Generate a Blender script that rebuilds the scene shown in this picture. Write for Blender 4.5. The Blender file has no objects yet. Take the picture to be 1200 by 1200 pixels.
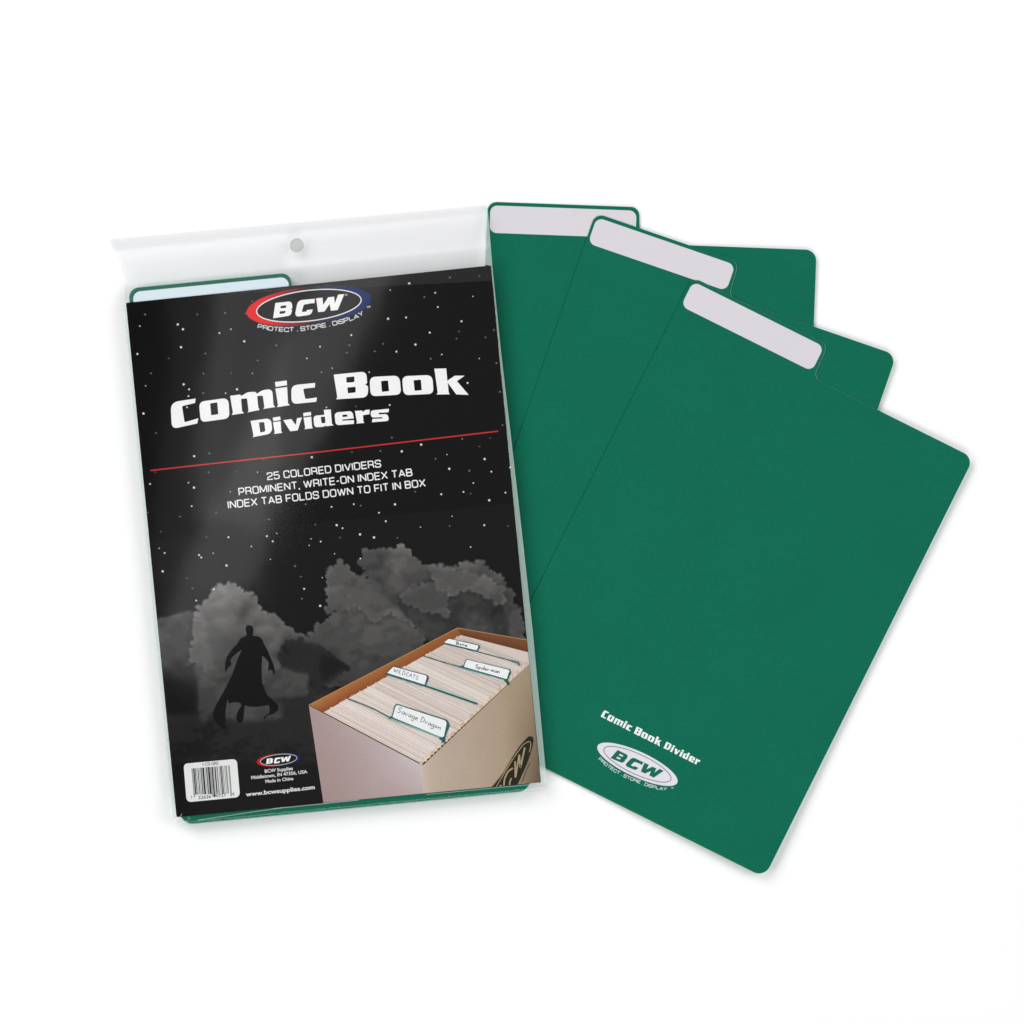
import bpy, math, random
import numpy as np
from mathutils import Vector
from mathutils.geometry import tessellate_polygon

random.seed(4)
rng = np.random.default_rng(7)
sc = bpy.context.scene
C = sc.collection
MM = 0.001
S = 0.00048            # metres per photograph pixel on the table
H = 2.5                # camera height

# ---------------------------------------------------------------- camera, world, lamps
cam_d = bpy.data.cameras.new("camera")
cam_d.sensor_width = 36
cam_d.lens = 36 * H / (1200 * S)
cam_d.clip_start = 0.05
cam_d.clip_end = 50
cam = bpy.data.objects.new("camera", cam_d)
C.objects.link(cam)
cam.location = (0, 0, H)
cam.rotation_euler = (0, 0, 0)
sc.camera = cam

world = bpy.data.worlds.new("World")
sc.world = world
world.use_nodes = True
bg = world.node_tree.nodes["Background"]
bg.inputs[0].default_value = (1, 1, 1, 1)
bg.inputs[1].default_value = 0.04

def area(name, loc, target, sx, sy, power, col=(1, 1, 1), spin=0):
    d = bpy.data.lights.new(name, 'AREA')
    d.shape = 'RECTANGLE'
    d.size, d.size_y = sx, sy
    d.energy = power
    d.color = col
    o = bpy.data.objects.new(name, d)
    C.objects.link(o)
    o.location = loc
    v = Vector(target) - Vector(loc)
    q = v.to_track_quat('-Z', 'Y')
    o.rotation_euler = q.to_euler()
    if spin:
        o.rotation_euler.rotate_axis('Z', spin)
    return o

area("key_softbox", (-1.15, 1.5, 1.9), (0, 0, 0), 1.9, 1.9, 45)
area("added_fill_lamp", (1.9, 0.5, 1.8), (0.2, 0, 0), 1.8, 1.6, 28)  # unseen fill lamps, added for even ambient light
area("added_fill_lamp", (-1.9, -0.5, 1.8), (0, 0, 0), 1.2, 1.2, 18)
area("added_fill_lamp", (0.5, -1.9, 1.9), (0.15, 0, 0), 1.8, 1.6, 29)
# unseen dim panel and strip lamps, added so the film mirrors a gloss band
def overhead(name, px, py, wpx, lpx, lean, radiance, h):
    """added lamp about level with the camera; its mirror image in the film is centred on (px, py)"""
    k = S * (1 + h / H)
    sx, sy = wpx * k, lpx * k
    o = area(name, ((px - 600) * k, (600 - py) * k, h), (0, 0, 0), sx, sy, radiance * math.pi * sx * sy)
    o.rotation_euler = (0, 0, math.radians(-lean))
overhead("added_veil_panel", 930, 600, 1300, 1400, 8, 0.07, 2.66)
overhead("added_gloss_strip", 316, 545, 78, 540, 24, 0.62, 2.60)
overhead("added_gloss_strip", 292, 420, 92, 400, 8, 0.48, 2.62)
overhead("added_gloss_strip", 236, 450, 80, 460, 5, 0.14, 2.64)

sc.view_settings.view_transform = 'Standard'
sc.view_settings.look = 'None'
sc.view_settings.exposure = 0
sc.view_settings.gamma = 1
EXPO = 1.07            # what a white, fully lit surface of albedo 1 reads as

# ---------------------------------------------------------------- helpers
def Wp(x, y, z=0.0):
    """photograph pixel of a point that stands z millimetres above the table"""
    k = (H - z * MM) / H
    return ((x - 600) * S * k, (600 - y) * S * k, z * MM)

def lin1(c):
    c /= 255.0
    return c / 12.92 if c <= 0.04045 else ((c + 0.055) / 1.055) ** 2.4
def ink(r, g, b):
    return tuple(max(0.0008, lin1(c) / EXPO) for c in (r, g, b))

def link(o, parent=None):
    C.objects.link(o)
    if parent is not None:
        o.parent = parent
    return o

def mesh_obj(name, verts, faces, mat, parent=None, cols=None, smooth=False):
    me = bpy.data.meshes.new(name)
    me.from_pydata([tuple(v) for v in verts], [], faces)
    me.materials.append(mat)
    if cols is not None:
        a = me.color_attributes.new("ink", 'FLOAT_COLOR', 'POINT')
        arr = np.ones((len(verts), 4), dtype=np.float32)
        arr[:, :3] = np.asarray(cols, dtype=np.float32)
        a.data.foreach_set("color", arr.ravel())
    if smooth:
        me.polygons.foreach_set("use_smooth", [True] * len(me.polygons))
    me.update()
    return link(bpy.data.objects.new(name, me), parent)

def empty(name, label, cat, group=None):
    o = bpy.data.objects.new(name, None)
    o.empty_display_size = 0.02
    o['label'] = label
    o['category'] = cat
    if group:
        o['group'] = group
    return link(o)

class Print:
    """collects flat printed shapes (photo pixel coordinates) into one mesh"""
    def __init__(self, z=0.0, zf=None):
        self.v, self.f, self.c = [], [], []
        self.z, self.zf, self.k, self.ds = z, zf, 0, 0.0015
    def _add(self, pts, faces, col, dz):
        b = len(self.v)
        for i, p in enumerate(pts):
            z = self.z + dz + (self.zf(p[0], p[1]) if self.zf else 0)
            self.v.append(Wp(p[0], p[1], z))
            self.c.append(col[i] if isinstance(col, list) else col)
        self.f += [tuple(b + i for i in f) for f in faces]
    def step(self):
        self.k += 1
        return self.k * self.ds
    def poly(self, outer, col, holes=(), layer=0.0):
        loops = [round_pts(outer)] + [round_pts(h) for h in holes]
        vl = [[Vector((p[0], p[1], 0)) for p in l] for l in loops]
        tris = tessellate_polygon(vl)
        flat = [p for l in loops for p in l]
        self._add(flat, [tuple(t) for t in tris], col, layer + self.step())
    def line(self, pts, w, col, closed=False, layer=0.0):
        pts = round_pts(pts, closed)
        n = len(pts)
        if not closed and not isinstance(w, (list, tuple)):
            for i in range(1, n - 1):
                a, p, b = pts[i - 1], pts[i], pts[i + 1]
                v1 = (p[0] - a[0], p[1] - a[1]); v2 = (b[0] - p[0], b[1] - p[1])
                l1, l2 = math.hypot(*v1), math.hypot(*v2)
                if l1 > 1e-9 and l2 > 1e-9 and (v1[0] * v2[0] + v1[1] * v2[1]) / (l1 * l2) < -0.15:
                    self.line(pts[:i + 1], w, col, False, layer)
                    self.line(pts[i:], w, col, False, layer)
                    return
        L, R = [], []
        for i in range(n):
            p = pts[i]
            a = pts[(i - 1) % n] if (closed or i > 0) else None
            b = pts[(i + 1) % n] if (closed or i < n - 1) else None
            ns = []
            for (q, r) in ((a, p), (p, b)):
                if q is None or r is None: continue
                d = math.hypot(r[0] - q[0], r[1] - q[1])
                if d < 1e-9: continue
                ns.append((-(r[1] - q[1]) / d, (r[0] - q[0]) / d))
            if not ns: ns = [(0, 1)]
            nx = sum(t[0] for t in ns) / len(ns); ny = sum(t[1] for t in ns) / len(ns)
            m = nx * nx + ny * ny
            m = max(m, 0.25)
            ww = w[i * len(w) // n] if isinstance(w, (list, tuple)) else w
            nx, ny = nx / m * ww / 2, ny / m * ww / 2
            L.append((p[0] + nx, p[1] + ny)); R.append((p[0] - nx, p[1] - ny))
        f = []
        for i in range(n if closed else n - 1):
            j = (i + 1) % n
            f.append((i, j, n + j, n + i))
        self._add(L + R, f, col, layer + self.step())
    def disc(self, x, y, r, col, layer=0.0, n=8):
        pts = [(x + r * math.cos(2 * math.pi * i / n), y + r * math.sin(2 * math.pi * i / n)) for i in range(n)]
        self._add(pts, [tuple(range(n))], col, layer + self.step())
    def grid(self, p00, p10, p11, p01, nu, nv, colf, layer=0.0):
        pts, cols = [], []
        for j in range(nv + 1):
            for i in range(nu + 1):
                a, b = i / nu, j / nv
                pts.append(tuple((1 - a) * (1 - b) * p00[k] + a * (1 - b) * p10[k] + a * b * p11[k] + (1 - a) * b * p01[k] for k in (0, 1)))
                cols.append(colf(a, b))
        f = [(j * (nu + 1) + i, j * (nu + 1) + i + 1, (j + 1) * (nu + 1) + i + 1, (j + 1) * (nu + 1) + i) for j in range(nv) for i in range(nu)]
        self._add(pts, f, cols, layer + self.step())
    def raw(self, pts, faces, col, layer=0.0):
        self._add(pts, faces, col, layer + self.step())
    def build(self, name, parent, mat=None):
        # keep every face turned up
        v = np.array(self.v)
        out = []
        for f in self.f:
            a = 0
            for i in range(len(f)):
                p, q = v[f[i]], v[f[(i + 1) % len(f)]]
                a += p[0] * q[1] - q[0] * p[1]
            if abs(a) < 1e-16: continue
            out.append(f if a > 0 else tuple(reversed(f)))
        return mesh_obj(name, self.v, out, mat or M_INK, parent, self.c)

def round_pts(pts, closed=True):
    """(x, y[, r]) -> polygon with rounded corners"""
    out = []
    n = len(pts)
    for i, p in enumerate(pts):
        r = p[2] if len(p) > 2 else 0
        if r <= 0 or (not closed and i in (0, n - 1)):
            out.append((p[0], p[1])); continue
        a, b = pts[(i - 1) % n], pts[(i + 1) % n]
        da = math.hypot(a[0] - p[0], a[1] - p[1]); db = math.hypot(b[0] - p[0], b[1] - p[1])
        t = min(r, da * 0.49, db * 0.49)
        s = (p[0] + (a[0] - p[0]) * t / da, p[1] + (a[1] - p[1]) * t / da)
        e = (p[0] + (b[0] - p[0]) * t / db, p[1] + (b[1] - p[1]) * t / db)
        for k in range(7):
            u = k / 6
            # blend of quadratic and circle-like arc
            w = 0.9
            den = (1 - u) ** 2 + 2 * w * u * (1 - u) + u ** 2
            out.append((((1 - u) ** 2 * s[0] + 2 * w * u * (1 - u) * p[0] + u ** 2 * e[0]) / den,
                        ((1 - u) ** 2 * s[1] + 2 * w * u * (1 - u) * p[1] + u ** 2 * e[1]) / den))
    return out

def Z(ox, oy, sc_, pts):
    return [(ox + p[0] / sc_, oy + p[1] / sc_) + ((p[2] / sc_,) if len(p) > 2 else ()) for p in pts]

# ---------------------------------------------------------------- materials
def new_mat(name):
    m = bpy.data.materials.new(name)
    m.use_nodes = True
    return m, m.node_tree, m.node_tree.nodes["Principled BSDF"]

def setb(b, col=None, rough=0.5, spec=0.5):
    if col is not None: b.inputs["Base Color"].default_value = (*col, 1)
    b.inputs["Roughness"].default_value = rough
    b.inputs["Specular IOR Level"].default_value = spec

def mottle(nt, b, src, scale1, amt1, scale2, amt2, bump=0.0):
    """paper grain: two noises vary the colour a little, one gives relief"""
    N, L = nt.nodes, nt.links
    tc = N.new("ShaderNodeTexCoord")
    prev = src
    for scale, amt in ((scale1, amt1), (scale2, amt2)):
        n = N.new("ShaderNodeTexNoise")
        n.inputs["Scale"].default_value = scale
        n.inputs["Detail"].default_value = 4
        L.new(tc.outputs["Object"], n.inputs["Vector"])
        mr = N.new("ShaderNodeMapRange")
        mr.inputs[1].default_value = 0.25; mr.inputs[2].default_value = 0.75
        mr.inputs[3].default_value = 1 - amt; mr.inputs[4].default_value = 1 + amt
        L.new(n.outputs["Fac"], mr.inputs[0])
        mx = N.new("ShaderNodeVectorMath"); mx.operation = 'SCALE'
        L.new(prev, mx.inputs[0]); L.new(mr.outputs[0], mx.inputs[3])
        prev = mx.outputs[0]
    L.new(prev, b.inputs["Base Color"])
    if bump:
        bp = N.new("ShaderNodeBump")
        bp.inputs["Strength"].default_value = bump
        bp.inputs["Distance"].default_value = 0.0003
        L.new(n.outputs["Fac"], bp.inputs["Height"])
        L.new(bp.outputs[0], b.inputs["Normal"])

def paper(name, col, rough, spec, a1=0.03, a2=0.05, bump=0.1, s1=18, s2=900):
    m, nt, b = new_mat(name)
    setb(b, col, rough, spec)
    rgb = nt.nodes.new("ShaderNodeRGB"); rgb.outputs[0].default_value = (*col, 1)
    mottle(nt, b, rgb.outputs[0], s1, a1, s2, a2, bump)
    return m

M_TABLE = paper("white_sweep", (0.95, 0.95, 0.952), 0.9, 0.1, 0.0, 0.004, 0.02)
M_GREEN = paper("green_plastic_card", (0.0030, 0.134, 0.078), 0.62, 0.08, 0.04, 0.07, 0.07, 22, 620)
M_CORE = paper("pale_card_core", (0.36, 0.62, 0.53), 0.7, 0.2)
M_LABEL = paper("write_on_label", ink(218, 214, 220), 0.7, 0.15, 0.01, 0.02, 0.1)
M_BLACK = paper("black_printed_card", (0.0034, 0.0032, 0.0033), 0.55, 0.03, 0.08, 0.07, 0.0)

M_INK, nt_, b_ = new_mat("printed_ink")
setb(b_, None, 0.55, 0.03)
at_ = nt_.nodes.new("ShaderNodeAttribute"); at_.attribute_name = "ink"
mottle(nt_, b_, at_.outputs["Color"], 60, 0.03, 1100, 0.05, 0.0)

M_INKW, nt_, b_ = new_mat("white_ink_on_green")
setb(b_, None, 0.6, 0.15)
at_ = nt_.nodes.new("ShaderNodeAttribute"); at_.attribute_name = "ink"
mottle(nt_, b_, at_.outputs["Color"], 60, 0.02, 1100, 0.05, 0.05)

def film(name, milk, refl, rough, tint=(1, 1, 1), milkcol=(0.85, 0.85, 0.86), bump=0.0, bscale=14):
    m = bpy.data.materials.new(name)
    m.use_nodes = True
    nt = m.node_tree; N, L = nt.nodes, nt.links
    for n in list(N): N.remove(n)
    out = N.new("ShaderNodeOutputMaterial")
    tr = N.new("ShaderNodeBsdfTransparent"); tr.inputs[0].default_value = (*tint, 1)
    df = N.new("ShaderNodeBsdfDiffuse"); df.inputs[0].default_value = (*milkcol, 1)
    tl = N.new("ShaderNodeBsdfTranslucent"); tl.inputs[0].default_value = (*milkcol, 1)
    dm = N.new("ShaderNodeMixShader"); dm.inputs[0].default_value = 0.3
    L.new(df.outputs[0], dm.inputs[1]); L.new(tl.outputs[0], dm.inputs[2])
    mx = N.new("ShaderNodeMixShader"); mx.inputs[0].default_value = milk
    L.new(tr.outputs[0], mx.inputs[1]); L.new(dm.outputs[0], mx.inputs[2])
    gl = N.new("ShaderNodeBsdfGlossy"); gl.inputs["Roughness"].default_value = rough
    fr = N.new("ShaderNodeMixShader"); fr.inputs[0].default_value = refl
    L.new(mx.outputs[0], fr.inputs[1]); L.new(gl.outputs[0], fr.inputs[2])
    L.new(fr.outputs[0], out.inputs[0])
    if bump:
        tc = N.new("ShaderNodeTexCoord")
        n1 = N.new("ShaderNodeTexNoise"); n1.inputs["Scale"].default_value = bscale; n1.inputs["Detail"].default_value = 3
        L.new(tc.outputs["Object"], n1.inputs["Vector"])
        bp = N.new("ShaderNodeBump"); bp.inputs["Strength"].default_value = bump; bp.inputs["Distance"].default_value = 0.001
        L.new(n1.outputs["Fac"], bp.inputs["Height"])
        L.new(bp.outputs[0], gl.inputs["Normal"])
    return m

M_FILM = film("clear_poly_film", 0.0, 0.085, 0.05, (1.0, 1.0, 1.0), bump=0.02, bscale=9)
M_HEAD = film("header_poly_film", 0.05, 0.04, 0.25, (0.925, 0.927, 0.932), (0.80, 0.80, 0.81), bump=0.04, bscale=12)
M_SEAL = film("side_seam_film", 0.50, 0.05, 0.25, (0.95, 0.98, 0.97), (0.76, 0.93, 0.88), bump=0.1, bscale=60)
M_BSEAL = film("bottom_seam_film", 0.0, 0.04, 0.15, (0.99, 1.0, 0.99), (0.85, 0.88, 0.87), bump=0.3, bscale=90)
M_HOLE_SHADE = film("hole_shade_film", 0.50, 0.04, 0.3, (0.70, 0.70, 0.70), (0.55, 0.55, 0.55))  # grey stands for the shade seen through the hole
M_CREASE_GLINT = film("film_crease_glint", 0.65, 0.1, 0.2, (1, 1, 1), (0.9, 0.92, 0.92))  # milky white paints the glints on creased film

# ---------------------------------------------------------------- tabletop
tb = mesh_obj("tabletop", [(-4, -4, 0), (4, -4, 0), (4, 4, 0), (-4, 4, 0)], [(0, 1, 2, 3)], M_TABLE)
tb['kind'] = 'structure'

# ---------------------------------------------------------------- dividers
def ss(a, b, x):
    t = min(1.0, max(0.0, (x - a) / (b - a)))
    return t * t * (3 - 2 * t)

def curl(x, y):
    """the loose cards lift a little from the table away from the package (mm)"""
    d = max(0.0, (x - 610) / 525)
    a = 2.4 * d ** 1.5
    b = 3.4 * max(0.0, (y - 760) / 265) ** 1.5 * ss(640, 820, x)
    c = 0.5 * max(0.0, (430 - y) / 190) ** 1.3 * ss(600, 760, x)
    return a + b + c

def vtop(u, W, T, e, tabh, k):
    r1, r2 = 11 * k, 10 * k
    if u < r1 - e:
        q = u + 0; t = r1 + e - (q + e)
        R = r1 + e
        return -e + R - math.sqrt(max(0, R * R - (r1 - u) ** 2))
    if u <= T - r2: return -e
    if u <= T + e:
        R = r2 + e
        return -e + R - math.sqrt(max(0, R * R - (u - (T - r2)) ** 2))
    u2 = T + e + 1.2 * k
    base = tabh - e
    rc = 9 * k
    if u <= u2:
        a = (u - T - e) / (u2 - T - e)
        return (r2) * (1 - a) + (base - rc) * a
    if u <= u2 + rc:
        q = u2 + rc - u
        return base - (rc - math.sqrt(max(0, rc * rc - q * q)))*1.0 if False else base - rc + math.sqrt(max(0, rc * rc - q * q))
    R = 13 * k + e
    if u > W + e - R:
        q = u - (W + e - R)
        return base + R - math.sqrt(max(0, R * R - q * q))
    return base

def vbot(u, W, Ht, e, k):
    R = 14 * k + e
    if u < -e + R:
        q = -e + R - u
        return Ht + e - R + math.sqrt(max(0, R * R - q * q))
    if u > W + e - R:
        q = u - (W + e - R)
        return Ht + e - R + math.sqrt(max(0, R * R - q * q))
    return Ht + e

def ucols(W, T, e, k):
    c = set()
    def rngc(a, b, n):
        for i in range(n + 1):
            t = i / n
            c.add(round(a + (b - a) * (0.5 - 0.5 * math.cos(math.pi * t)), 3))
    rngc(-e, 14 * k, 12)
    rngc(14 * k, T - 10 * k, 8)
    rngc(T - 10 * k, T + e, 10)
    rngc(T + e, T + e + 1.2 * k, 3)
    rngc(T + e + 1.2 * k, T + e + 11 * k, 8)
    rngc(T + e + 11 * k, W - 14 * k, 10)
    rngc(W - 14 * k, W + e, 12)
    return sorted(c)

def divider_sheet(name, mat, frame, W, Ht, T, tabh, e, z0, z1, zf, parent, k=1.0, shift=(0, 0), rows=24):
    (ox, oy), ang = frame
    ca, sa = math.cos(ang), math.sin(ang)
    cols = ucols(W, T, e, k)
    nc = len(cols)
    verts, faces = [], []
    def pt(u, v, z):
        x = ox + u * ca - v * sa + shift[0]; y = oy + u * sa + v * ca + shift[1]
        return Wp(x, y, z + (zf(x, y) if zf else 0))
    for z in (z1, z0):
        for u in cols:
            a, b = vtop(u, W, T, e, tabh, k), vbot(u, W, Ht, e, k)
            for j in range(rows + 1):
                verts.append(pt(u, a + (b - a) * j / rows, z))
    n = nc * (rows + 1)
    g = lambda i, j, o: o + i * (rows + 1) + j
    for i in range(nc - 1):
        for j in range(rows):
            faces.append((g(i, j, 0), g(i, j + 1, 0), g(i + 1, j + 1, 0), g(i + 1, j, 0)))
            faces.append((g(i, j, n), g(i + 1, j, n), g(i + 1, j + 1, n), g(i, j + 1, n)))
        faces.append((g(i, 0, 0), g(i + 1, 0, 0), g(i + 1, 0, n), g(i, 0, n)))
        faces.append((g(i, rows, 0), g(i, rows, n), g(i + 1, rows, n), g(i + 1, rows, 0)))
    for j in range(rows):
        faces.append((g(0, j, 0), g(0, j, n), g(0, j + 1, n), g(0, j + 1, 0)))
        faces.append((g(nc - 1, j, 0), g(nc - 1, j + 1, 0), g(nc - 1, j + 1, n), g(nc - 1, j, n)))
    return mesh_obj(name, verts, faces, mat, parent)

def label_patch(name, frame, u0, v0, w, h, r, z, zf, parent, mat, k=1.0):
    (ox, oy), ang = frame
    ca, sa = math.cos(ang), math.sin(ang)
    cs = []
    for i in range(9): cs.append(r * (1 - math.cos(math.pi / 2 * i / 8)))
    cs += [r + (w - 2 * r) * i / 14 for i in range(1, 14)]
    for i in range(9): cs.append(w - r + r * math.sin(math.pi / 2 * i / 8))
    rows = 4
    verts, faces = [], []
    for c in cs:
        q = r - c if c < r else (c - (w - r) if c > w - r else 0)
        ins = r - math.sqrt(max(0, r * r - q * q))
        for j in range(rows + 1):
            u, v = u0 + c, v0 + ins + (h - 2 * ins) * j / rows
            x = ox + u * ca - v * sa; y = oy + u * sa + v * ca
            verts.append(Wp(x, y, z + (zf(x, y) if zf else 0)))
    for i in range(len(cs) - 1):
        for j in range(rows):
            a = i * (rows + 1) + j
            faces.append((a, a + 1, a + rows + 2, a + rows + 1))
    return mesh_obj(name, verts, faces, mat, parent)

LOOSE = "green comic dividers fanned out on the white table"
DIV = [  # origin, angle, width, label
    ((571.6, 236.3), 2.1, 387.0, "rearmost green comic divider, tab pointing straight up, its left side under the clear bag"),
    ((697.8, 249.6), 19.0, 387.5, "middle green comic divider of the fan, lying between the rear and the front one"),
    ((802.9, 324.3), 26.5, 390.0, "front green comic divider lying on top of the fan, with white lettering and oval logo"),
]
# the front card's top-left corner from its own axes
_c, _s = math.cos(math.radians(26.5)), math.sin(math.radians(26.5))
_u, _v = 870.9, -71.5
DIV[2] = ((_u * _c - _v * _s, _u * _s + _v * _c), 26.5, 389.5, DIV[2][3])
frames = []
for i, (org, deg, W, lab) in enumerate(DIV):
    root = empty("comic_divider", lab, "divider", LOOSE)
    fr = (org, math.radians(deg))
    frames.append(fr)
    z0 = 0.15 + 0.62 * i
    divider_sheet("core", M_CORE, fr, W, 592, 178, 42.5, 0.14, z0, z0 + 0.30, curl, root, shift=(0.12, 0.12))
    divider_sheet("printed_face", M_GREEN, fr, W, 592, 178, 42.5, 0.0, z0 + 0.32, z0 + 0.42, curl, root)
    label_patch("write_on_label", fr, 3.2, 4.2, 171.5, 32.2, 8.5, z0 + 0.46, curl, root, M_LABEL)
    if i == 2: FRONT = root; ZFRONT = z0 + 0.46

# ---------------------------------------------------------------- traced letters of the title
A6 = 6.316
TA = lambda p: Z(190, 430, A6, p)
TB = lambda p: Z(370, 420, A6, p)
TC = lambda p: Z(280, 460, A6, p)
G = {}   # key -> (outer, holes, baseline-left, slope, cap height) in photo pixels
def gl(key, f, outer, holes=(), base=None, slope=0, cap=188, extra=()):
    bx = f([base])[0]
    G[key] = ([(f(outer), [f(h) for h in holes])] + [(f(x), []) for x in extra], bx, slope, cap / A6)
gl('C', TA, [(248,234),(62,262,60),(72,460,45),(260,418),(268,380),(166,410,10),(147,290,12),(243,267)], base=(72,458), slope=11)
gl('o', TA, [(272,258,42),(490,228,45),(500,380,40),(286,410,38)], [[(355,270,6),(408,262,6),(416,350,6),(363,358,6)]], base=(286,408), slope=8)
gl('m', TA, [(503,214),(575,204),(588,214),(632,187,15),(688,183,18),(702,198),(742,172,18),(815,162,40),(824,280),(836,297),(748,311),(757,296),(745,212,10),(703,216,6),(712,300),(722,318),(632,336),(640,322),(628,232,10),(584,237,6),(592,328),(607,342),(514,356),(524,340)], base=(514,356), slope=8.5)
gl('i', TA, [(838,160),(925,148),(932,270),(945,283),(850,298),(858,284)], base=(850,298), slope=8, extra=[[(835,112),(922,100),(925,135),(840,148)]])
gl('c', TA, [(1133,118),(955,136,45),(958,276,42),(1140,258),(1146,226),(1060,238,10),(1043,162,12),(1130,152)], base=(958,276), slope=6)
gl('B', TB, [(133,120),(375,96,42),(381,185,25),(364,194),(388,204,20),(386,288,42),(150,303),(160,290)], [[(225,140,4),(287,133,9),(286,175,9),(228,180,4)],[(234,215,4),(296,210,9),(295,252,9),(238,258,4)]], base=(150,303), slope=5)
gl('o1', TB, [(398,138,42),(620,126,46),(633,268,40),(406,281,40)], [[(483,168,5),(535,163,5),(543,242,5),(490,248,5)]], base=(406,281), slope=3)
gl('o2', TB, [(638,132,42),(863,122,46),(873,262,40),(650,273,40)], [[(724,162,5),(778,157,5),(785,235,5),(732,240,5)]], base=(650,273), slope=2.5)
gl('k', TB, [(878,76),(966,74),(974,165),(1030,128),(1102,128),(1045,168),(1132,270),(1040,266),(977,180),(984,252),(992,266),(893,267),(903,255)], base=(893,267), slope=0)
gl('D', TC, [(86,210),(238,188,42),(248,302,42),(100,331),(108,318)], [[(148,222,4),(187,217,12),(196,288,12),(158,296,4)]], base=(100,331), slope=8, cap=128)
gl('i3', TC, [(252,220),(308,212),(314,290),(322,298),(258,307),(265,296)], base=(258,307), slope=7.5, cap=128, extra=[[(250,186),(305,177),(308,203),(254,212)]])
gl('v', TC, [(328,205),(388,196),(420,240),(430,190),(466,184),(435,280),(380,287)], base=(328,294), slope=7, cap=128)
gl('i4', TC, [(478,186),(535,178),(541,255),(549,264),(484,272),(491,262)], base=(484,272), slope=7, cap=128, extra=[[(475,152),(532,143),(535,168),(478,177)]])
gl('d', TC, [(628,128),(680,125),(688,230),(700,243),(645,250),(640,244),(628,253,10),(558,258,24),(551,172,24),(632,165)], [[(605,180,5),(637,178,5),(640,225,5),(612,228,5)]], base=(558,258), slope=5, cap=128)
gl('e', TC, [(706,148,30),(840,136,30),(850,192),(765,200),(766,209),(852,204),(851,232),(716,243,28)], [[(765,165,4),(800,162,4),(803,178),(767,182)]], base=(716,243), slope=4, cap=128)
gl('r', TC, [(858,136),(912,133),(916,145),(938,128,8),(968,127),(965,160),(918,168),(922,218),(930,225),(868,230),(874,220)], base=(868,230), slope=4, cap=128)
gl('s', TC, [(973,133,24),(1110,120),(1108,146),(1035,150),(1035,162),(1100,158,20),(1113,210,24),(985,220),(988,195),(1060,192),(1060,182),(978,186,22)], base=(985,220), slope=4, cap=128)

def norm_glyph(key):
    parts, (bx, by), slope, cap = G[key]
    a = math.radians(slope); ca, sa = math.cos(a), math.sin(a)
    out = []
    for outer, holes in parts:
        t = lambda P: [(((p[0] - bx) * ca - (p[1] - by) * sa) / cap, -((p[0] - bx) * sa + (p[1] - by) * ca) / cap) + ((p[2] / cap,) if len(p) > 2 else ()) for p in P]
        out.append((t(outer), [t(h) for h in holes]))
    xs = [p[0] for o, _ in out for p in o]
    return out, min(xs), max(xs)

def display_text(pr, s, p0, p1, cap, col, gap=0.06, space=0.42, squeeze=True):
    """wide display lettering laid from p0 to p1 along the baseline"""
    x = 0; items = []
    for ch in s:
        if ch == ' ': x += space; continue
        g, a, b = norm_glyph(ch)
        items.append((g, x - a)); x += b - a + gap
    L = math.hypot(p1[0] - p0[0], p1[1] - p0[1]); kx = L / (x - gap)
    dx, dy = (p1[0] - p0[0]) / L, (p1[1] - p0[1]) / L
    for g, off in items:
        for outer, holes in g:
            t = lambda P: [(p0[0] + (p[0] + off) * kx * dx + p[1] * cap * dy, p0[1] + (p[0] + off) * kx * dy - p[1] * cap * dx) + ((p[2] * min(kx, cap),) if len(p) > 2 else ()) for p in P]
            pr.poly(t(outer), col, [t(h) for h in holes])

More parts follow.
